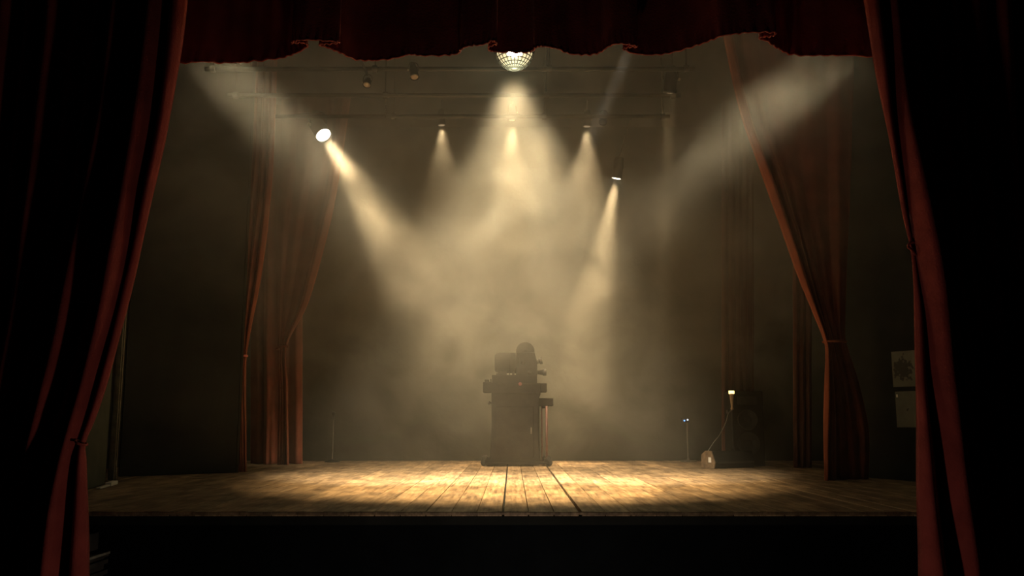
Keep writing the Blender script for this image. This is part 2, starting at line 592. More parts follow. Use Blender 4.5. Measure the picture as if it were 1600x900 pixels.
band('tieback', 440.5, 543, f.y - 0.34, 0.085, 0.014, M_OLDVELVET, o, depth=0.10, tilt=0.3)

rows = [(45, [1128, 1144, 1190, 1245, 1300, 1345]), (170, [1155, 1172, 1205, 1250, 1302, 1342]), (300, [1200, 1217, 1238, 1266, 1304, 1338]), (440, [1250, 1264, 1276, 1290, 1309, 1332]), (525, [1285, 1292, 1300, 1308, 1318, 1331]),
        (545, [1290, 1297, 1304, 1312, 1321, 1336]), (600, [1288, 1298, 1309, 1324, 1337, 1353]), (670, [1287, 1297, 1312, 1332, 1350, 1368]), (752, [1288, 1297, 1314, 1336, 1354, 1368])]
f = on_floor(1300, 751)
o = drape('side_curtain', rows, f.y, -1, 0, 0.003, M_OLDVELVET, k_amp=0.8, a_max=0.14, seed=6, amps=[1.6, .8, .5, .5, .6], yoff=[0, .02, .12, .16, .18, .2])
tag(o, 'tall red drape on the right, tied at mid height and flaring to the floor', 'curtain', 'inner red drapes')
band('tieback', 1304, 534, f.y + 0.02, 0.125, 0.012, M_OLDVELVET, o, depth=0.12, tilt=0.0)

rows = [(50, [1128, 1138, 1149, 1160, 1170, 1178]), (730, [1128, 1138, 1150, 1160, 1170, 1178])]
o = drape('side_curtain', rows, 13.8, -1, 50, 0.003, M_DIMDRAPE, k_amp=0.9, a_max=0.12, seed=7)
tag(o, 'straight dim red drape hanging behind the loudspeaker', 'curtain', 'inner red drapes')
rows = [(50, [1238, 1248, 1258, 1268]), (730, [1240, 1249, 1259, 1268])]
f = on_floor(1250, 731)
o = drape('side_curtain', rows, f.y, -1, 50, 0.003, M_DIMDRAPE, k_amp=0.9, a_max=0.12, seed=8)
tag(o, 'thin straight dim-coloured drape between loudspeaker and tied right drape', 'curtain', 'inner red drapes')


# ------------------------------------------------------------------ masking flats, post, posters
def flat_between(name, a, b, z1, m, label, thick=0.04, frame=True):
    a, b = Vector((a.x, a.y, 0)), Vector((b.x, b.y, 0))
    d = (b - a).normalized()
    n = Vector((d.y, -d.x, 0))
    M = Matrix(((d.x, n.x, 0, a.x), (d.y, n.y, 0, a.y), (0, 0, 1, 0), (0, 0, 0, 1)))
    Lg = (b - a).length
    t = thing(name, label, 'stage flat', (0, 0, 0))
    t.matrix_world = M
    bm = new((0, Lg, -thick, 0, 0.002, z1))
    finish('canvas_panel', bm, m, parent=t)
    if frame:
        bm = new((0, 0.03, 0, 0.012, 0.002, z1), (Lg - 0.03, Lg, 0, 0.012, 0.002, z1), (0.03, Lg - 0.03, 0, 0.012, z1 - 0.06, z1))
        finish('frame', bm, m, parent=t)
    return t, M, Lg


pA, pB = on_floor(186, 745), on_floor(372, 738.5)
flat_between('masking_flat', pA, pB, 5.4, M_BLACK, 'tall black flat at the left between wooden post and red drape')
gA, gB = on_floor(118, 772), on_floor(164, 756.5)
flat_between('masking_flat', gA, gB, 5.4, M_GREENFLAT, 'grey-green flat behind the edge of the left front curtain', frame=False)
pp = on_floor(175, 750)
post = finish('wooden_post', new((pp.x - 0.03, pp.x + 0.03, pp.y - 0.03, pp.y + 0.03, 0.001, 5.4), (pp.x - 0.045, pp.x + 0.045, pp.y - 0.012, pp.y + 0.012, 0.001, 5.4)),
              mat('aged_grey_wood', (0.13, 0.12, 0.085), 0.8, var=0.4, scale=8, bump=0.2), bevel=0.004)
tag(post, 'slim upright wooden post standing beside the left front curtain', 'post')
rA, rB = on_floor(1325, 744.5), on_floor(1500, 757)
tflat, MF, LF = flat_between('masking_flat', rA, rB, 5.4, M_BLACK, 'black flat on the right carrying two pinned posters')


def ray_flat(px, py, M):
    """hit of the view ray with the plane y=0 of frame M"""
    o = Vector((0, 0, EYE))
    d = at(px, py, 1.0) - o
    n = (M.to_3x3() @ Vector((0, 1, 0)))
    t = (M.translation - o).dot(n) / d.dot(n)
    return M.inverted() @ (o + d * t)


def poster_material(seed):
    m = mat('poster_paper', (0.12, 0.125, 0.10), 0.8, var=0.15, scale=8)
    nt = m.node_tree
    b = nt.nodes['Principled BSDF']
    src = b.inputs['Base Color'].links[0].from_socket
    tc = nt.nodes.new('ShaderNodeTexCoord')
    mp = nt.nodes.new('ShaderNodeMapping')
    mp.inputs['Location'].default_value = (-0.36, 0, -0.5)
    mp.inputs['Scale'].default_value = (1, 0, 1)
    nt.links.new(tc.outputs['Generated'], mp.inputs['Vector'])
    nz = nt.nodes.new('ShaderNodeTexNoise')
    nz.inputs['Scale'].default_value = 7
    nt.links.new(tc.outputs['Generated'], nz.inputs['Vector'])
    ln = nt.nodes.new('ShaderNodeVectorMath')
    ln.operation = 'LENGTH'
    nt.links.new(mp.outputs['Vector'], ln.inputs[0])
    ad = nt.nodes.new('ShaderNodeMath')
    ad.operation = 'MULTIPLY_ADD'
    nt.links.new(nz.outputs['Fac'], ad.inputs[0])
    ad.inputs[1].default_value = 0.7
    nt.links.new(ln.outputs['Value'], ad.inputs[2])
    rp = nt.nodes.new('ShaderNodeValToRGB')
    lo, hi = (0.60, 0.66) if seed == 0 else (0.30, 0.36)
    rp.color_ramp.elements[0].position = lo
    rp.color_ramp.elements[1].position = hi
    nt.links.new(ad.outputs[0], rp.inputs['Fac'])
    mx = nt.nodes.new('ShaderNodeMix')
    mx.data_type = 'RGBA'
    nt.links.new(rp.outputs['Color'], mx.inputs['Factor'])
    mx.inputs['A'].default_value = (0.03, 0.03, 0.028, 1)
    nt.links.new(src, mx.inputs['B'])
    nt.links.new(mx.outputs['Result'], b.inputs['Base Color'])
    return m


for i, (x0, y0, x1, y1) in enumerate(((1394, 550, 1446, 603), (1400, 612, 1452, 668))):
    a, b = ray_flat(x0, y0, MF), ray_flat(x1, y1, MF)
    zt, zb = max(a.z, b.z), min(a.z, b.z)
    yo = 0.0135
    bm = bmesh.new()
    box(bm, a.x, b.x, yo, yo + 0.003, zb, zt)
    o = finish('poster', bm, poster_material(i))
    o.matrix_world = MF
    tag(o, ('upper pinned poster with a dark painted motif on the black flat' if i == 0 else 'lower pinned poster of faint print on the black flat'), 'poster', 'posters on the right flat')
    if i == 1:
        q = ray_flat(1403, 618, MF)
        bm = new((q.x - 0.008, q.x + 0.012, yo + 0.003, yo + 0.006, q.z - 0.02, q.z + 0.012))
        finish('sticker', bm, M_WHITE, parent=o)


# ------------------------------------------------------------------ lamps
def spot(parent, pos, aim, power, half_deg, blend=1.0, color=WARM, radius=0.06, name='lamp_light'):
    d = bpy.data.lights.new(name, 'SPOT')
    d.energy = power
    d.color = color
    d.spot_size = math.radians(half_deg * 2)
    d.spot_blend = blend
    d.shadow_soft_size = radius
    o = bpy.data.objects.new(name, d)
    C.objects.link(o)
    o.location = pos
    o.rotation_euler = (Vector(aim) - Vector(pos)).to_track_quat('-Z', 'Y').to_euler()
    if parent is not None:
        o.parent = parent
        o.matrix_parent_inverse = parent.matrix_world.inverted()
    return o


def stage_lamp(name, label, lens_pos, aim, r, hang_z, lens_mat, beams, group='stage lamps', length=None, hang_xy=None, beam_aim=None):
    """can-shaped stage lamp: housing, lens, yoke, hanger"""
    lens_pos, aim = Vector(lens_pos), Vector(aim)
    d = (aim - lens_pos).normalized()
    ln = length or r * 4.2
    t = thing(name, label, 'stage lamp', lens_pos, group)
    bpy.context.view_layer.update()
    R = frame_to(-d)  # local z points backwards along the housing
    bm = bmesh.new()
    lathe(bm, [(r * 1.02, 0.0), (r * 1.12, 0.0), (r * 1.12, ln * 0.12), (r * 1.02, ln * 0.14), (r * 1.0, ln * 0.62), (r * 0.8, ln * 0.78), (r * 0.72, ln), (r * 0.3, ln * 1.04), (r * .02, ln * 1.04)], R, 28, cap=False)
    lathe(bm, [(r * 1.02, 0.0), (r * 0.96, ln * 0.12)], R, 28, cap=False)
    finish('housing', bm, M_METAL, parent=t, smooth=True, solid=0.0)
    bm = bmesh.new()
    lathe(bm, [(r * 0.02, -r * 0.10), (r * 0.4, -r * 0.07), (r * 0.75, -r * .01), (r * 0.97, ln * 0.05)], R, 28)
    finish('lens', bm, lens_mat, parent=t, smooth=True)
    # yoke and hanger
    side = d.cross(Vector((0, 0, 1)))
    side = side.normalized() if side.length > 1e-3 else Vector((1, 0, 0))
    mid = -d * ln * 0.5
    up = Vector((0, 0, r * 2.0))
    bm = bmesh.new()
    tube(bm, catmull([mid + side * r * 1.12, mid + side * r * 1.25 + up * 0.4, mid + side * r * 0.9 + up * 0.95, mid + up * 1.05, mid - side * r * 0.9 + up * 0.95, mid - side * r * 1.25 + up * 0.4, mid - side * r * 1.12], 5), r * 0.11, 8)
    finish('yoke', bm, M_PIPE, parent=t, smooth=True)
    top = mid + up * 1.0
    hz = hang_z - lens_pos.z
    end = Vector((top.x, top.y, hz)) if hang_xy is None else Vector((hang_xy[0] - lens_pos.x, hang_xy[1] - lens_pos.y, hz))
    bm = bmesh.new()
    cyl(bm, top, end, r * 0.13 if r > .08 else (0.010 if r > 0.048 else 0.016), 10)
    finish('hanger', bm, M_PIPE, parent=t, smooth=True)
    bm = bmesh.new()
    k = mid + side * r * 1.2
    cyl(bm, k, k + side * r * 0.35, r * 0.22, 12)
    finish('knob', bm, M_BRIGHT, parent=t)
    for (pw, ha, bl, col, rad) in beams:
        spot(t, lens_pos + d * 0.05, beam_aim or aim, pw, ha, bl, col, rad)
    return t


# lighting pipes under the ceiling
ZP = 4.85
pipes = []
for i, (py, lab) in enumerate(((108, 'nearest of the three grey lighting pipes above the stage'), (149, 'middle of the three grey lighting pipes above the stage'), (182, 'farthest grey lighting pipe above the stage'))):
    Yp = on_z(800, py, ZP).y
    pipes.append(Yp)
    t = thing('lighting_pipe', lab, 'pipe', (0, Yp, ZP), 'lighting pipes')
    bm = bmesh.new()
    cyl(bm, (-3.7, 0, 0), (2.2, 0, 0), 0.028, 14)
    finish('pipe', bm, M_PIPE, parent=t, smooth=True)
    for hx in (-3.6, -1.65, 0.45, 2.1):
        bm = bmesh.new()
        cyl(bm, (hx, 0, 0.02), (hx, 0, ZC - ZP), 0.008, 8)
        lathe(bm, [(0.045, -0.03), (0.045, 0.03)], Matrix.Translation((hx, 0, 0)) @ frame_to((1, 0, 0)), 14)
        finish('hanger', bm, M_PIPE, parent=t)

# centre lamp: a round caged bowl
cL = at(804, 80, 8.0)
RB = 31.5 * 8.0 / F_PX
t = thing('bowl_lamp', 'bright round lamp in a lattice bowl at the top centre under the valance', 'stage lamp', cL, 'stage lamps')
bpy.context.view_layer.update()
bm = bmesh.new()
prof = [(RB * math.cos(a) * 0.93, -RB * math.sin(a) * 0.93) for a in [PI / 2 * i / 12 for i in range(13)]]
prof[-1] = (0.002, prof[-1][1])
lathe(bm, prof, None, 36, cap=False)
finish('glass_bowl', bm, M_BULBGLASS, parent=t, smooth=True)
bm = bmesh.new()
for i in range(7):
    a = PI / 2 * i / 7.3
    rr, zz = RB * math.cos(a), -RB * math.sin(a)
    tube(bm, [(rr * math.cos(2 * PI * k / 40), rr * math.sin(2 * PI * k / 40), zz) for k in range(41)], 0.0048 if i else 0.010, 6)
for k in range(24):
    ph = 2 * PI * k / 24
    tube(bm, [(RB * math.cos(a) * math.cos(ph), RB * math.cos(a) * math.sin(ph), -RB * math.sin(a)) for a in [PI / 2.25 * j / 9 for j in range(10)]], 0.0042, 6)
finish('cage', bm, M_PIPE, parent=t, smooth=True)
bm = bmesh.new()
bmesh.ops.create_uvsphere(bm, u_segments=24, v_segments=14, radius=RB * 0.42, matrix=Matrix.Translation((0, -RB * 0.80, -RB * 0.24)) @ Matrix.Diagonal((1, .5, 0.9, 1)))
finish('bulb', bm, M_BULB, parent=t, smooth=True)
bm = bmesh.new()
lathe(bm, [(RB * 1.04, -0.012), (RB * 1.06, 0.03), (RB * 0.8, 0.13), (RB * 0.3, 0.2), (0.03, 0.22), (0.028, ZP - cL.z)], None, 30)
finish('housing', bm, M_METAL, parent=t, smooth=True)
bm = bmesh.new()
cyl(bm, (0, 0, ZP - cL.z), (0, 0, ZC - cL.z), 0.022, 12)
finish('hanger', bm, M_PIPE, parent=t)
below = cL + Vector((0, 0, -RB - 0.02))
spot(t, below, on_floor(630, 745), P_CORE * 0.5, 19, 0.9, CORE, 0.12)
spot(t, below, on_floor(800, 746), P_CORE * 0.35, 18, 0.9, CORE, 0.12)
spot(t, below, on_floor(1000, 744), P_CORE * 0.5, 19, 0.9, CORE, 0.12)
spot(t, below, (0.05, 9.7, 0), P_WIDE, 38, 0.9, WARM, 0.10)
d = bpy.data.lights.new('spill_light', 'POINT')
d.energy = P_SPILL
d.color = (0.90, 1.0, 0.72)
d.shadow_soft_size = 0.15
o = bpy.data.objects.new('spill_light', d)
C.objects.link(o)
o.parent = t
o.location = (0, 0, -RB - 0.16)

# lamps with visible lenses
pl = at(506, 212, 13.3)
stage_lamp('spot_lamp', 'lit spot lamp with a bright oval lens at upper left in the haze', pl, on_floor(845, 752), 0.118, ZP, M_LENS, [(P_LEFT, 17, 1.0, WARM, 0.08)], beam_aim=on_floor(850, 726), hang_xy=(pl.x - 0.25, pipes[2]))
pr_ = at(963, 279, 13.1)
stage_lamp('spot_lamp', 'lit small spot lamp hanging low at right of centre', pr_, on_floor(880, 725), 0.075, ZP, M_LENS, [(P_RIGHT, 13, 1.0, WARM, 0.06)], hang_xy=(pr_.x + 0.1, pipes[2]))
# lamps above the valance
pfl = at(292, 62, 8.7)
stage_lamp('spot_lamp', 'spot lamp throwing the long beam from above the left end of the valance', pfl, on_floor(960, 725), 0.14, ZC, M_LENS, [(P_FAR_LEFT, 11, 1.0, PALE, 0.3)])
pfr = at(1345, 52, 8.7)
stage_lamp('spot_lamp', 'spot lamp throwing the long beam from above the right end of the valance', pfr, on_floor(560, 725), 0.14, ZC, M_LENS, [(P_FAR_RIGHT, 10, 1.0, PALE, 0.3)])
pfn = at(1000, 42, 9.0)
stage_lamp('spot_lamp', 'small spot lamp sending a faint grey beam from behind the valance', pfn, on_floor(700, 730), 0.09, ZC, M_LENS_DIM, [(P_FAINT, 4.5, 1.0, (1, .9, .75), 0.06)])
pk = at(1047, 145, pipes[1] - 0.12)
stage_lamp('spot_lamp', 'dim amber lamp on the pipe right of the bowl lamp', pk, on_floor(1022, 729), 0.08, ZP, M_LENS_DIM, [(P_POOL, 3.2, 0.5, WARM, 0.08)], hang_xy=(pk.x, pipes[1]))
pq = at(942, 192, pipes[2] + 0.05)
stage_lamp('spot_lamp', 'unlit small lamp with bright fittings just above the right spot lamp', pq, at(930, 400, 11.0), 0.05, ZP, M_METAL, [], hang_xy=(pq.x, pipes[2]))
rod_a, rod_b = at(573, 128, pipes[0] - 0.1), at(558, 92, pipes[0] - 0.1)
rod_t = rod_a + (rod_b - rod_a) * ((ZC - rod_a.z) / (rod_b.z - rod_a.z))
ph_ = at(573, 133, pipes[0] - 0.1)
stage_lamp('spot_lamp', 'small unlit lamp on a slanted rod left of the bowl lamp', ph_, ph_ + Vector((-0.02, -0.1, -0.2)), 0.045, ZC, M_TAN, [], hang_xy=(rod_t.x, pipes[0] - 0.1), length=0.1)
pm = at(648, 121, pipes[0] - 0.1)
stage_lamp('spot_lamp', 'small conical lamp hanging between slanted rod and bowl lamp', pm, pm + Vector((0.05, -0.1, -0.25)), 0.05, ZP, M_TAN, [], hang_xy=(pm.x - 0.05, pipes[0]))
# three added lamps upstage, pointing down and away, for the glow round the projector
YB = 13.7
for (x_, y_, k_, lab) in ((800, 188, 1.0, 'added small dark lamp pointing down in the glow below the bowl lamp'), (917, 198, 0.8, 'added small dark lamp pointing down between bowl lamp and right spot lamp'), (690, 196, 0.55, 'added small dark lamp pointing down in the glow left of the bowl lamp')):
    pb = at(x_, y_, YB)
    stage_lamp('spot_lamp', lab, pb, Vector((pb.x * 0.8, YB + 0.35, 0)), 0.06, ZC, M_LENS_DIM, [(P_BACK * k_, 25, 1.0, WARM, 0.06)])
# chain hanging between pipes
ca, cb = at(603, 150, pipes[1]), at(603, 184, pipes[1])
bm = bmesh.new()
for k in range(9):
    zc = ca.z + (cb.z - ca.z) * (k + .5) / 9
    ax = (1, 0) if k % 2 else (0, 1)
    tube(bm, [(ca.x + 0.010 * math.cos(a) * ax[0], ca.y + 0.010 * math.cos(a) * ax[1], zc + 0.022 * math.sin(a)) for a in [2 * PI * i / 12 for i in range(13)]], 0.004, 6)
o = finish('chain', bm, M_PIPE)
tag(o, 'short chain dangling from the middle lighting pipe at upper left', 'chain')


# ------------------------------------------------------------------ film projector on a wheeled cabinet
YP = on_floor(805, 728.5).y + 0.28


def pj(cx, cy_):
    p = at(700 + cx / 3.464, 500 + cy_ / 3.464, YP)
    return p.x, p.z


proj = thing('film_projector', 'dark old film projector on a wheeled cabinet in the haze at centre stage', 'film projector', (pj(365, 790)[0], YP, 0))
bpy.context.view_layer.update()
PX = proj.location.x


def pbox(bm, c0, r0, c1, r1, y0, y1):
    xa, za = pj(c0, r0)
    xb, zb = pj(c1, r1)
    box(bm, min(xa, xb) - PX, max(xa, xb) - PX, y0, y1, min(za, zb), max(za, zb))


def part(name, m, build, bevel=0.006, smooth=False, parent=None):
    bm = bmesh.new()
    build(bm)
    return finish(name, bm, m, parent=parent or proj, bevel=bevel, smooth=smooth)


M_PROJ = mat('dark_enamel', (0.014, 0.012, 0.010), 0.8, metal=0.0, spec=0.06, var=0.35, scale=9, bump=0.08)
PZ0 = pj(365, 790)[1]


def cabinet(bm):
    # tapered sides, flaring a little to the floor
    prof = [(236, 398), (238, 560), (232, 690), (226, 766)]
    profr = [(500, 398), (492, 420), (486, 560), (490, 690), (500, 766)]
    Lp = [pj(*p) for p in prof]
    Rp = [pj(*p) for p in profr][::-1]
    ring = [(x - PX, z) for x, z in Lp + Rp]
    a = [bm.verts.new((x, -0.24, z)) for x, z in ring]
    b = [bm.verts.new((x, 0.24, z)) for x, z in ring]
    n = len(a)
    for i in range(n):
        bm.faces.new((a[i], a[(i + 1) % n], b[(i + 1) % n], b[i]))
    bm.faces.new(a)
    bm.faces.new(b[::-1])


cab = part('cabinet', M_PROJ, cabinet, 0.012)
dr = part('cabinet_door', M_PROJ, lambda bm: pbox(bm, 262, 470, 462, 740, -0.256, -0.238), 0.005)
part('door_handle', M_PIPE, lambda bm: pbox(bm, 445, 580, 452, 615, -0.28, -0.256), 0.003, parent=dr)
part('deck', M_PROJ, lambda bm: (pbox(bm, 192, 338, 238, 394, -0.2, 0.2), pbox(bm, 236, 345, 498, 400, -0.27, 0.27), pbox(bm, 494, 345, 533, 392, -0.18, 0.18), pbox(bm, 200, 324, 222, 340, -0.1, 0.1), pbox(bm, 228, 318, 236, 340, -0.02, 0.02)), 0.008)
part('base_plate', M_PROJ, lambda bm: (pbox(bm, 240, 300, 480, 347, -0.2, 0.2), pbox(bm, 262, 292, 300, 302, -0.18, .18)), 0.006)


def drum(bm):
    x0, z0 = pj(253, 177)
    x1, z1 = pj(385, 288)
    r = (z0 - z1) / 2
    zc = (z0 + z1) / 2
    L_ = x1 - x0
    lathe(bm, [(0.01, 0), (r * 0.72, 0.0), (r * 0.9, 0.02), (r * 0.98, 0.05), (r, 0.09), (r, L_)], Matrix.Translation((x0 - PX, 0, zc)) @ frame_to((1, 0, 0)), 36)


part('lamp_house', M_PROJ, drum, 0, smooth=True)


def drum_bands(bm):
    x0, z0 = pj(253, 177)
    x1, z1 = pj(385, 288)
    r = (z0 - z1) / 2
    zc = (z0 + z1) / 2
    for f_ in (0.35, 0.62, 0.86):
        lathe(bm, [(r * 1.0, -0.008), (r * 1.02, -0.008), (r * 1.02, 0.008), (r * 1.0, 0.008)], Matrix.Translation((x0 + (x1 - x0) * f_ - PX, 0, zc)) @ frame_to((1, 0, 0)), 36)


part('cooling_ring', M_PROJ, drum_bands, 0)


def feet(bm):
    for c0, c1 in ((272, 318), (331, 336), (347, 360), (371, 400)):
        pbox(bm, c0, 262, c1, 304, -0.08, 0.08)


part('mounting_foot', M_PROJ, feet, 0)


def magazine(bm):
    x, z = pj(418, 172)
    r = pj(418, 122)[1] - z
    M = Matrix.Translation((x - PX, -0.09, z)) @ frame_to((0, 1, 0))
    lathe(bm, [(0.01, -0.005), (r * .25, -0.01), (r * 0.3, 0.0), (r * 0.93, 0.0), (r, 0.015), (r, 0.165), (r * 0.93, 0.18), (r * .1, 0.18)], M, 40)


part('film_magazine', M_PROJ, magazine, 0, smooth=True)


def head(bm):
    pts = [(370, 178), (392, 176), (440, 178), (468, 176), (470, 190), (482, 232), (482, 300), (474, 347), (376, 347), (368, 300)]
    ring = [(pj(*p)[0] - PX, pj(*p)[1]) for p in pts]
    a = [bm.verts.new((x, -0.13, z)) for x, z in ring]
    b = [bm.verts.new((x, 0.13, z)) for x, z in ring]
    n = len(a)
    for i in range(n):
        bm.faces.new((a[i], a[(i + 1) % n], b[(i + 1) % n], b[i]))
    bm.faces.new(a)
    bm.faces.new(b[::-1])


hd = part('projector_head', M_PROJ, head, 0.01)


for c, r_ in ((405, 235), (440, 290), (410, 318)):
    def sprocket(bm):
        x, z = pj(c, r_)
        lathe(bm, [(0.028, 0), (0.034, 0.008), (0.034, 0.03), (0.012, 0.045)], Matrix.Translation((x - PX, -0.13, z)) @ frame_to((0, -1, 0)), 18)

    part('film_sprocket', M_PROJ, sprocket, 0, parent=hd)


def lens_main(bm):
    x0, z = pj(476, 284)
    L_ = pj(533, 284)[0] - x0
    lathe(bm, [(0.030, 0), (0.030, L_ * 0.35), (0.036, L_ * .36), (0.036, L_ * 0.62), (0.050, L_ * 0.66), (0.052, L_ * 0.97), (0.040, L_), (0.036, L_ * 0.9), (0.005, L_ * 0.9)], Matrix.Translation((x0 - PX, -0.02, z)) @ frame_to((1, 0, 0)), 24)


part('lens', M_METAL, lens_main, 0, smooth=True)


def lens_small(bm):
    x0, z = pj(478, 228)
    L_ = pj(511, 228)[0] - x0
    lathe(bm, [(0.034, 0), (0.034, L_ * 0.3), (0.026, L_ * .4), (0.05, L_ * 0.55), (0.05, L_ * 0.95), (0.03, L_)], Matrix.Translation((x0 - PX, -0.02, z)) @ frame_to((1, 0, 0.25)), 20)
    pbox(bm, 498, 202, 508, 225, -0.03, 0.0)


part('viewfinder', M_METAL, lens_small, 0.002)
part('side_arm', M_PROJ, lambda bm: (pbox(bm, 484, 424, 568, 466, -0.13, 0.13), pbox(bm, 512, 466, 540, 478, -0.1, 0.1)), 0.008)
for (c0, c1, yy) in ((486, 497, 0.16), (501, 510, -.1), (525, 538, -0.12)):
    xa, za = pj((c0 + c1) / 2, 466)
    xb, zb = pj((c0 + c1) / 2 + 2, 772)
    rr = (pj(c1, 500)[0] - pj(c0, 500)[0]) / 2
    bm = bmesh.new()
    cyl(bm, (xa - PX, yy, za), (xb - PX, yy, zb), rr, 12)
    ro = finish('support_rod', bm, M_RUST if c0 > 500 else M_PROJ, parent=proj, smooth=True)
    if c0 == 525:
        ro['label'] = 'reddish rod'
bm = bmesh.new()
xk, zk = pj(238, 449)
lathe(bm, [(0.01, 0), (0.012, 0.025), (0.026, 0.03), (0.026, 0.055), (0.01, 0.06)], Matrix.Translation((xk - PX, 0, zk)) @ frame_to((-1, 0, 0)), 16)
finish('knob', bm, M_METAL, parent=proj, smooth=True)
bm = bmesh.new()
xk, zk = pj(390, 350)
lathe(bm, [(0.026, 0), (0.026, 0.008), (0.02, 0.012)], Matrix.Translation((xk - PX, -0.27, zk)) @ frame_to((0, -1, 0)), 20)
finish('badge', bm, M_RED, parent=proj)['label'] = 'small red badge'
part('dolly_frame', M_PROJ, lambda bm: (pbox(bm, 205, 762, 545, 777, -0.3, -0.24), pbox(bm, 205, 762, 545, 777, 0.24, 0.3), pbox(bm, 200, 745, 235, 777, -0.28, 0.28), pbox(bm, 515, 745, 548, 777, -0.28, 0.28)), 0.006)
for cx_ in (198, 543):
    for yy in (-0.26, 0.26):
        x, z = pj(cx_, 768)
        zw = 0.052
        bm = bmesh.new()
        box(bm, x - PX - 0.03, x - PX + 0.03, yy - 0.03, yy + 0.03, 0.095, 0.135)
        box(bm, x - PX - 0.012, x - PX + 0.012, yy - 0.034, yy - 0.026, 0.03, 0.1)
        box(bm, x - PX - 0.012, x - PX + 0.012, yy + 0.026, yy + 0.034, 0.03, 0.1)
        cs = finish('caster', bm, M_METAL, parent=proj)
        bm = bmesh.new()
        lathe(bm, [(0.02, -0.02), (0.046, -0.02), (0.05, -0.014), (0.05, 0.014), (0.046, 0.02), (0.02, 0.02)], Matrix.Translation((x - PX, yy, 0.0505)) @ frame_to((0, 1, 0)), 22)
        finish('wheel', bm, M_RUBBER, parent=cs, smooth=True)


# ------------------------------------------------------------------ loudspeaker, monitor wedge, stands on the right
def wbox(bm, px0, py0, px1, py1, Y, y0, y1, org):
    a, b = at(px0, py0, Y), at(px1, py1, Y)
    box(bm, a.x - org.x, b.x - org.x, y0, y1, max(b.z, 0.002) - org.z if org.z else max(b.z, 0.002), a.z - org.z)


fs = on_floor(1172, 729)
sp_ = thing('loudspeaker', 'tall black loudspeaker cabinet standing at the right of the stage', 'loudspeaker', (fs.x, fs.y + 0.25, 0))
bpy.context.view_layer.update()
zt = at(1170, 611, fs.y).z
hw = (at(1197, 650, fs.y).x - at(1147, 650, fs.y).x) / 2
finish('cabinet', new((-hw, hw, -0.22, 0.24, 0.002, zt)), M_BLACK, parent=sp_, bevel=0.012)
bm = bmesh.new()
for zc, rr in ((zt * 0.30, 0.17), (zt * 0.62, 0.15)):
    lathe(bm, [(0.02, 0.0), (rr * 0.3, 0.012), (rr * 0.35, -0.02), (rr * 0.85, 0.006), (rr * 0.95, 0.018), (rr, 0.012), (rr, 0)], Matrix.Translation((0, -0.222, zc)) @ frame_to((0, -1, 0)), 30)
finish('speaker_cone', bm, M_RUBBER, parent=sp_, smooth=True)
finish('horn', new((-0.14, 0.14, -0.236, -0.22, zt * 0.82, zt * 0.93), (-0.10, 0.10, -0.242, -0.236, zt * 0.85, zt * 0.90)), M_METAL, parent=sp_, bevel=0.005)
for sx in (-1, 1):
    finish('handle', new((sx * hw - 0.014, sx * hw + 0.014, -0.06, 0.06, zt * 0.7, zt * 0.75)), M_METAL, parent=sp_, bevel=0.004)

fw = on_floor(1145, 731.5)
wd = thing('monitor_wedge', 'low dark floor monitor with tan end panel lying before the loudspeaker', 'floor monitor', (fw.x, fw.y, 0))
bpy.context.view_layer.update()
xl, xr = at(1104, 730, fw.y).x - fw.x, at(1188, 730, fw.y).x - fw.x
hz_ = at(1140, 705, fw.y).z


def wedge(bm, x0, x1, g=0.0):
    ring = [(-0.02 - g, 0.004 - min(g, .002)), (0.22 + g, 0.004 - min(g, .002)), (0.22 + g, hz_ * 0.8), (0.14, hz_ + g), (0.02, hz_ + g), (-0.045 - g, hz_ * 0.35)]
    a = [bm.verts.new((x0, y, z)) for y, z in ring]
    b = [bm.verts.new((x1, y, z)) for y, z in ring]
    n = len(a)
    for i in range(n):
        bm.faces.new((a[i], a[(i + 1) % n], b[(i + 1) % n], b[i]))
    bm.faces.new(a)
    bm.faces.new(b[::-1])


ROTW = Matrix.Rotation(math.radians(24), 4, 'Z')
bm = bmesh.new()
wedge(bm, xl + 0.02, xr)
o = finish('cabinet', bm, M_BLACK, parent=wd, bevel=0.008)
bm = bmesh.new()
wedge(bm, xl, xl + 0.022, 0.008)
ep = finish('end_panel', bm, M_PANEL, parent=wd, bevel=0.004)
ep['label'] = 'tan end panel'
finish('label_plate', new((xl - 0.004, xl, 0.02, 0.075, hz_ * 0.36, hz_ * 0.66)), M_WHITE, parent=ep)
finish('grille', new((xl + 0.06, xr - 0.03, -0.05, -0.03, hz_ * 0.3, hz_ * 0.4)), M_METAL, parent=wd)
wd.rotation_euler = (0, 0, math.radians(28))

# work lamp on a stand beside the loudspeaker
fl_ = on_floor(1147, 727)
YL = fs.y - 0.10
lb = at(1147, 729, YL)
wl = thing('work_lamp', 'small lit work lamp with tan cone on a stand at the loudspeaker corner', 'lamp', (lb.x, YL, 0))
bpy.context.view_layer.update()
z0, z1, z2 = at(1147, 641, YL).z, at(1147, 616, YL).z, at(1147, 610.5, YL).z
rad = 3.6 * YL / F_PX
bm = bmesh.new()
lathe(bm, [(0.014, z0), (0.022, z0 + 0.02), (0.014, z0 + 0.05), (rad * 0.9, z1), (rad, z1 + 0.004), (rad * .8, z1 + 0.008)], None, 20)
finish('shade', bm, M_TAN, parent=wl, smooth=True)
finish('lamp_strip', new((-rad * 1.1, rad * 1.1, -0.02, 0.02, z1 + 0.006, z2)), M_WORKLAMP, parent=wl, bevel=0.003)
bm = bmesh.new()
cyl(bm, (0, 0, 0.02), (0, 0, z0 + 0.01), 0.011, 10)
finish('pole', bm, M_METAL, parent=wl)
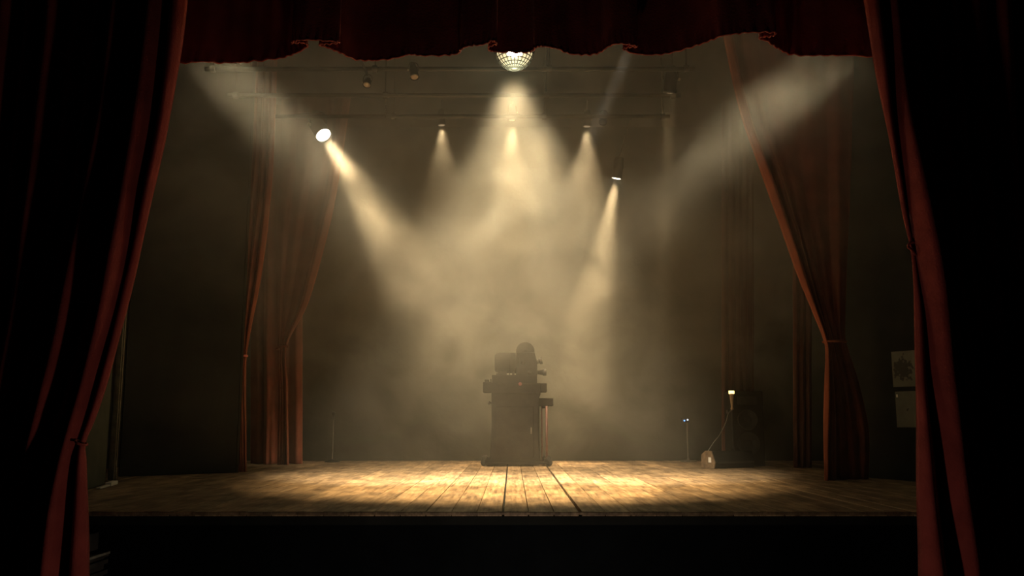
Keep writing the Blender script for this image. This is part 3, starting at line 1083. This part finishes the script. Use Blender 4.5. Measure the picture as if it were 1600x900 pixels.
for k in range(3):
    a = 2 * PI * k / 3 + 0.4
    bm = bmesh.new()
    cyl(bm, (0, 0, 0.3), (0.10 * math.cos(a), 0.10 * math.sin(a), 0.012), 0.008, 8)
    finish('leg', bm, M_METAL, parent=wl)
cab_pts = [at(1106, 705, fw.y - 0.02), at(1116, 690, fw.y - 0.02), at(1124, 680, fw.y), at(1134, 660, fw.y), at(1138, 646, fw.y + 0.02), at(1145, 640, YL - 0.02)]
bm = bmesh.new()
tube(bm, catmull(cab_pts, 6), 0.006, 6)
o = finish('cable', bm, mat('grey_cable', (0.2, 0.2, 0.17), 0.5, var=0.1))
tag(o, 'thin grey cable rising from the floor monitor to the work lamp', 'cable')

# control stand with status lights
fb = on_floor(1067, 719.5)
fb.y = min(fb.y, 14.6)
cs_ = thing('equipment_stand', 'thin stand with a blue status light near the back wall', 'stand', (fb.x, fb.y, 0))
bpy.context.view_layer.update()
z1 = at(1067, 656, fb.y).z
bm = bmesh.new()
cyl(bm, (0, 0, 0.02), (0, 0, z1), 0.014, 10)
finish('pole', bm, M_PIPE, parent=cs_)
bm = bmesh.new()
lathe(bm, [(0.13, 0.001), (0.13, 0.015), (0.03, 0.03), (0.016, 0.06)], None, 24)
finish('base', bm, M_PIPE, parent=cs_)
bm = new((-0.09, 0.03, -0.04, 0.04, z1 - 0.05, z1 + 0.03))
hb = finish('control_box', bm, M_METAL, parent=cs_, bevel=0.005)
for (xx, rr, m, nm) in ((-0.052, 0.013, M_LED_B, 'blue_light'), (0.0, 0.015, M_LED_W, 'white_light')):
    bm = bmesh.new()
    lathe(bm, [(rr, 0), (rr * .8, 0.008), (0.002, 0.012)], Matrix.Translation((xx, -0.04, z1 + (0.0 if xx else .012) - 0.012)) @ frame_to((0, -1, 0)), 14)
    finish(nm, bm, m, parent=hb, smooth=True)

# slender stand at the left
fb = on_floor(519, 722)
fb.y = min(fb.y, 14.6)
st_ = thing('microphone_stand', 'slender microphone stand far left of the projector near the back wall', 'stand', (fb.x, fb.y, 0))
bpy.context.view_layer.update()
z1 = at(519, 655, fb.y).z
bm = bmesh.new()
cyl(bm, (0, 0, 0.02), (0, 0, z1), 0.010, 10)
finish('pole', bm, M_PIPE, parent=st_)
bm = bmesh.new()
lathe(bm, [(0.12, 0.001), (0.12, 0.015), (0.03, 0.03), (0.012, 0.05)], None, 24)
finish('base', bm, M_METAL, parent=st_)
bm = bmesh.new()
lathe(bm, [(0.012, 0), (0.016, 0.08), (0.024, 0.1), (0.024, 0.13), (0.01, 0.15)], Matrix.Translation((0, 0, z1)) @ frame_to((0.1, -0.6, 0.8)), 16)
finish('microphone', bm, M_METAL, parent=st_, smooth=True)

# red indicator on the right wall
q = at(1331, 431, 1.0)
s = (STAGE_W - 0.0) / q.x
q = Vector((STAGE_W, s, EYE + (q.z - EYE) * s))
ib = thing('indicator_box', 'tiny wall box with a red light high on the dark right wall', 'indicator light', q)
bpy.context.view_layer.update()
finish('box', new((-0.05, 0, -0.06, 0.06, -0.05, 0.10)), M_METAL, parent=ib, bevel=0.004)
bm = bmesh.new()
lathe(bm, [(0.022, 0), (0.018, 0.012), (0.003, 0.018)], Matrix.Translation((-0.05, -0.02, 0)) @ frame_to((-1, 0, 0)), 14)
finish('red_light', bm, M_LED_R, parent=ib)
bm = bmesh.new()
lathe(bm, [(0.010, 0), (0.008, 0.01), (0.003, 0.012)], Matrix.Translation((-0.05, 0.0, 0.07)) @ frame_to((-1, 0, 0)), 14)
finish('button', bm, M_WHITE, parent=ib)

# white strip on the boards at far left
w0, w1 = on_floor(138, 764), on_floor(166, 756)
bm = bmesh.new()
dv = (w1 - w0).normalized()
nv_ = Vector((-dv.y, dv.x, 0))
M = Matrix(((dv.x, nv_.x, 0, w0.x + 0.12), (dv.y, nv_.y, 0, w0.y - 0.05), (0, 0, 1, 0), (0, 0, 0, 1)))
box(bm, 0, (w1 - w0).length, -0.02, 0.02, 0.001, 0.018, M)
box(bm, (w1 - w0).length * 0.55, (w1 - w0).length * 0.95, -0.03, 0.03, 0.001, 0.04, M)
o = finish('power_strip', bm, M_WHITE, bevel=0.004)
tag(o, 'pale strip lying on the boards by the left front curtain', 'power strip')

# slatted step block at the foot of the stage
xs_ = at(171, 862, Y0 + 0.02).x
zs = at(171, 862, Y0 + 0.02).z
sb = thing('step_block', 'dark slatted step block against the stage front by the left curtain', 'step', (xs_, Y0 - 0.2, -1.05))
bpy.context.view_layer.update()
M_STEP = mat('dark_step_wood', (0.045, 0.04, 0.032), 0.6, var=0.4, scale=7)
M_STEPEDGE = mat('lit_step_edge', (0.28, 0.26, 0.2), 0.5, var=0.3, scale=20)  # pale colour paints the lit line along the tread's edge
top = zs + 1.05
finish('tread', new((-0.75, 0.0, -0.2, 0.22, top - 0.03, top)), M_STEP, parent=sb, bevel=0.004)
finish('lit_edge_strip', new((-0.012, 0.006, -0.2, 0.22, top - 0.012, top + 0.004)), M_STEPEDGE, parent=sb)
bm = bmesh.new()
for k in range(7):
    z = top - 0.05 - k * 0.075
    box(bm, -0.03, -0.005, -0.2, 0.22, z - 0.03, z)
box(bm, -0.75, -0.03, -0.19, 0.21, 0.002, top - 0.03)
finish('slatted_side', bm, M_STEP, parent=sb)
finish('upper_step', new((-0.75, -0.085, -0.02, 0.22, top, top + 0.14)), M_STEP, parent=sb, bevel=0.004)


# ------------------------------------------------------------------ haze
def volume(name, bm, label, color, density, aniso, noise=None):
    m = bpy.data.materials.new(name + '_vapour')
    m.use_nodes = True
    nt = m.node_tree
    for n in list(nt.nodes):
        if n.type != 'OUTPUT_MATERIAL':
            nt.nodes.remove(n)
    out = [n for n in nt.nodes if n.type == 'OUTPUT_MATERIAL'][0]
    vs = nt.nodes.new('ShaderNodeVolumeScatter')
    vs.inputs['Color'].default_value = (*color, 1)
    vs.inputs['Density'].default_value = density
    vs.inputs['Anisotropy'].default_value = aniso
    nt.links.new(vs.outputs[0], out.inputs['Volume'])
    if noise:
        noise(nt, vs)
    o = finish(name, bm, m)
    return tag(o, label, 'haze', kind='stuff')


def haze_density(nt, vs):
    """thicker upstage and round the beams' meeting point, curling in slow wisps"""
    L = nt.links.new
    tc = nt.nodes.new('ShaderNodeTexCoord')
    n1 = nt.nodes.new('ShaderNodeTexNoise')
    n1.inputs['Scale'].default_value = 1.0
    n1.inputs['Detail'].default_value = 5
    n1.inputs['Roughness'].default_value = 0.6
    n1.inputs['Distortion'].default_value = 0.6
    L(tc.outputs['Object'], n1.inputs['Vector'])
    r1 = nt.nodes.new('ShaderNodeMapRange')
    r1.interpolation_type = 'SMOOTHSTEP'
    for k, v in (('From Min', 0.36), ('From Max', 0.66), ('To Min', 0.4), ('To Max', 1.6)):
        r1.inputs[k].default_value = v
    L(n1.outputs['Fac'], r1.inputs['Value'])
    sp = nt.nodes.new('ShaderNodeSeparateXYZ')
    L(tc.outputs['Object'], sp.inputs[0])
    r2 = nt.nodes.new('ShaderNodeMapRange')
    r2.interpolation_type = 'SMOOTHSTEP'
    for k, v in (('From Min', 14.0), ('From Max', 15.9), ('To Min', 0.07), ('To Max', 1.3)):
        r2.inputs[k].default_value = v
    za = nt.nodes.new('ShaderNodeMath')
    za.operation = 'MULTIPLY_ADD'
    za.inputs[1].default_value = 1.4
    L(sp.outputs['Z'], za.inputs[0])
    L(sp.outputs['Y'], za.inputs[2])
    L(za.outputs[0], r2.inputs['Value'])
    r3 = nt.nodes.new('ShaderNodeMapRange')
    r3.interpolation_type = 'SMOOTHSTEP'
    for k, v in (('From Min', 1.2), ('From Max', 2.8), ('To Min', 0.0), ('To Max', 0.22)):
        r3.inputs[k].default_value = v
    L(sp.outputs['Z'], r3.inputs['Value'])
    mxm = nt.nodes.new('ShaderNodeMath')
    mxm.operation = 'MAXIMUM'
    L(r2.outputs['Result'], mxm.inputs[0])
    L(r3.outputs['Result'], mxm.inputs[1])
    m = nt.nodes.new('ShaderNodeMath')
    m.operation = 'MULTIPLY'
    L(r1.outputs['Result'], m.inputs[0])
    L(mxm.outputs[0], m.inputs[1])
    m2 = nt.nodes.new('ShaderNodeMath')
    m2.operation = 'MULTIPLY'
    L(m.outputs[0], m2.inputs[0])
    m2.inputs[1].default_value = HAZE_DENSITY
    L(m2.outputs[0], vs.inputs['Density'])


volume('haze', new((-STAGE_W + 0.02, STAGE_W - 0.02, 7.32, Y1 - 0.02, 0.004, ZC - 0.02)), 'thin theatrical haze filling the stage', (0.66, 0.655, 0.57), HAZE_DENSITY, 0.15, haze_density)
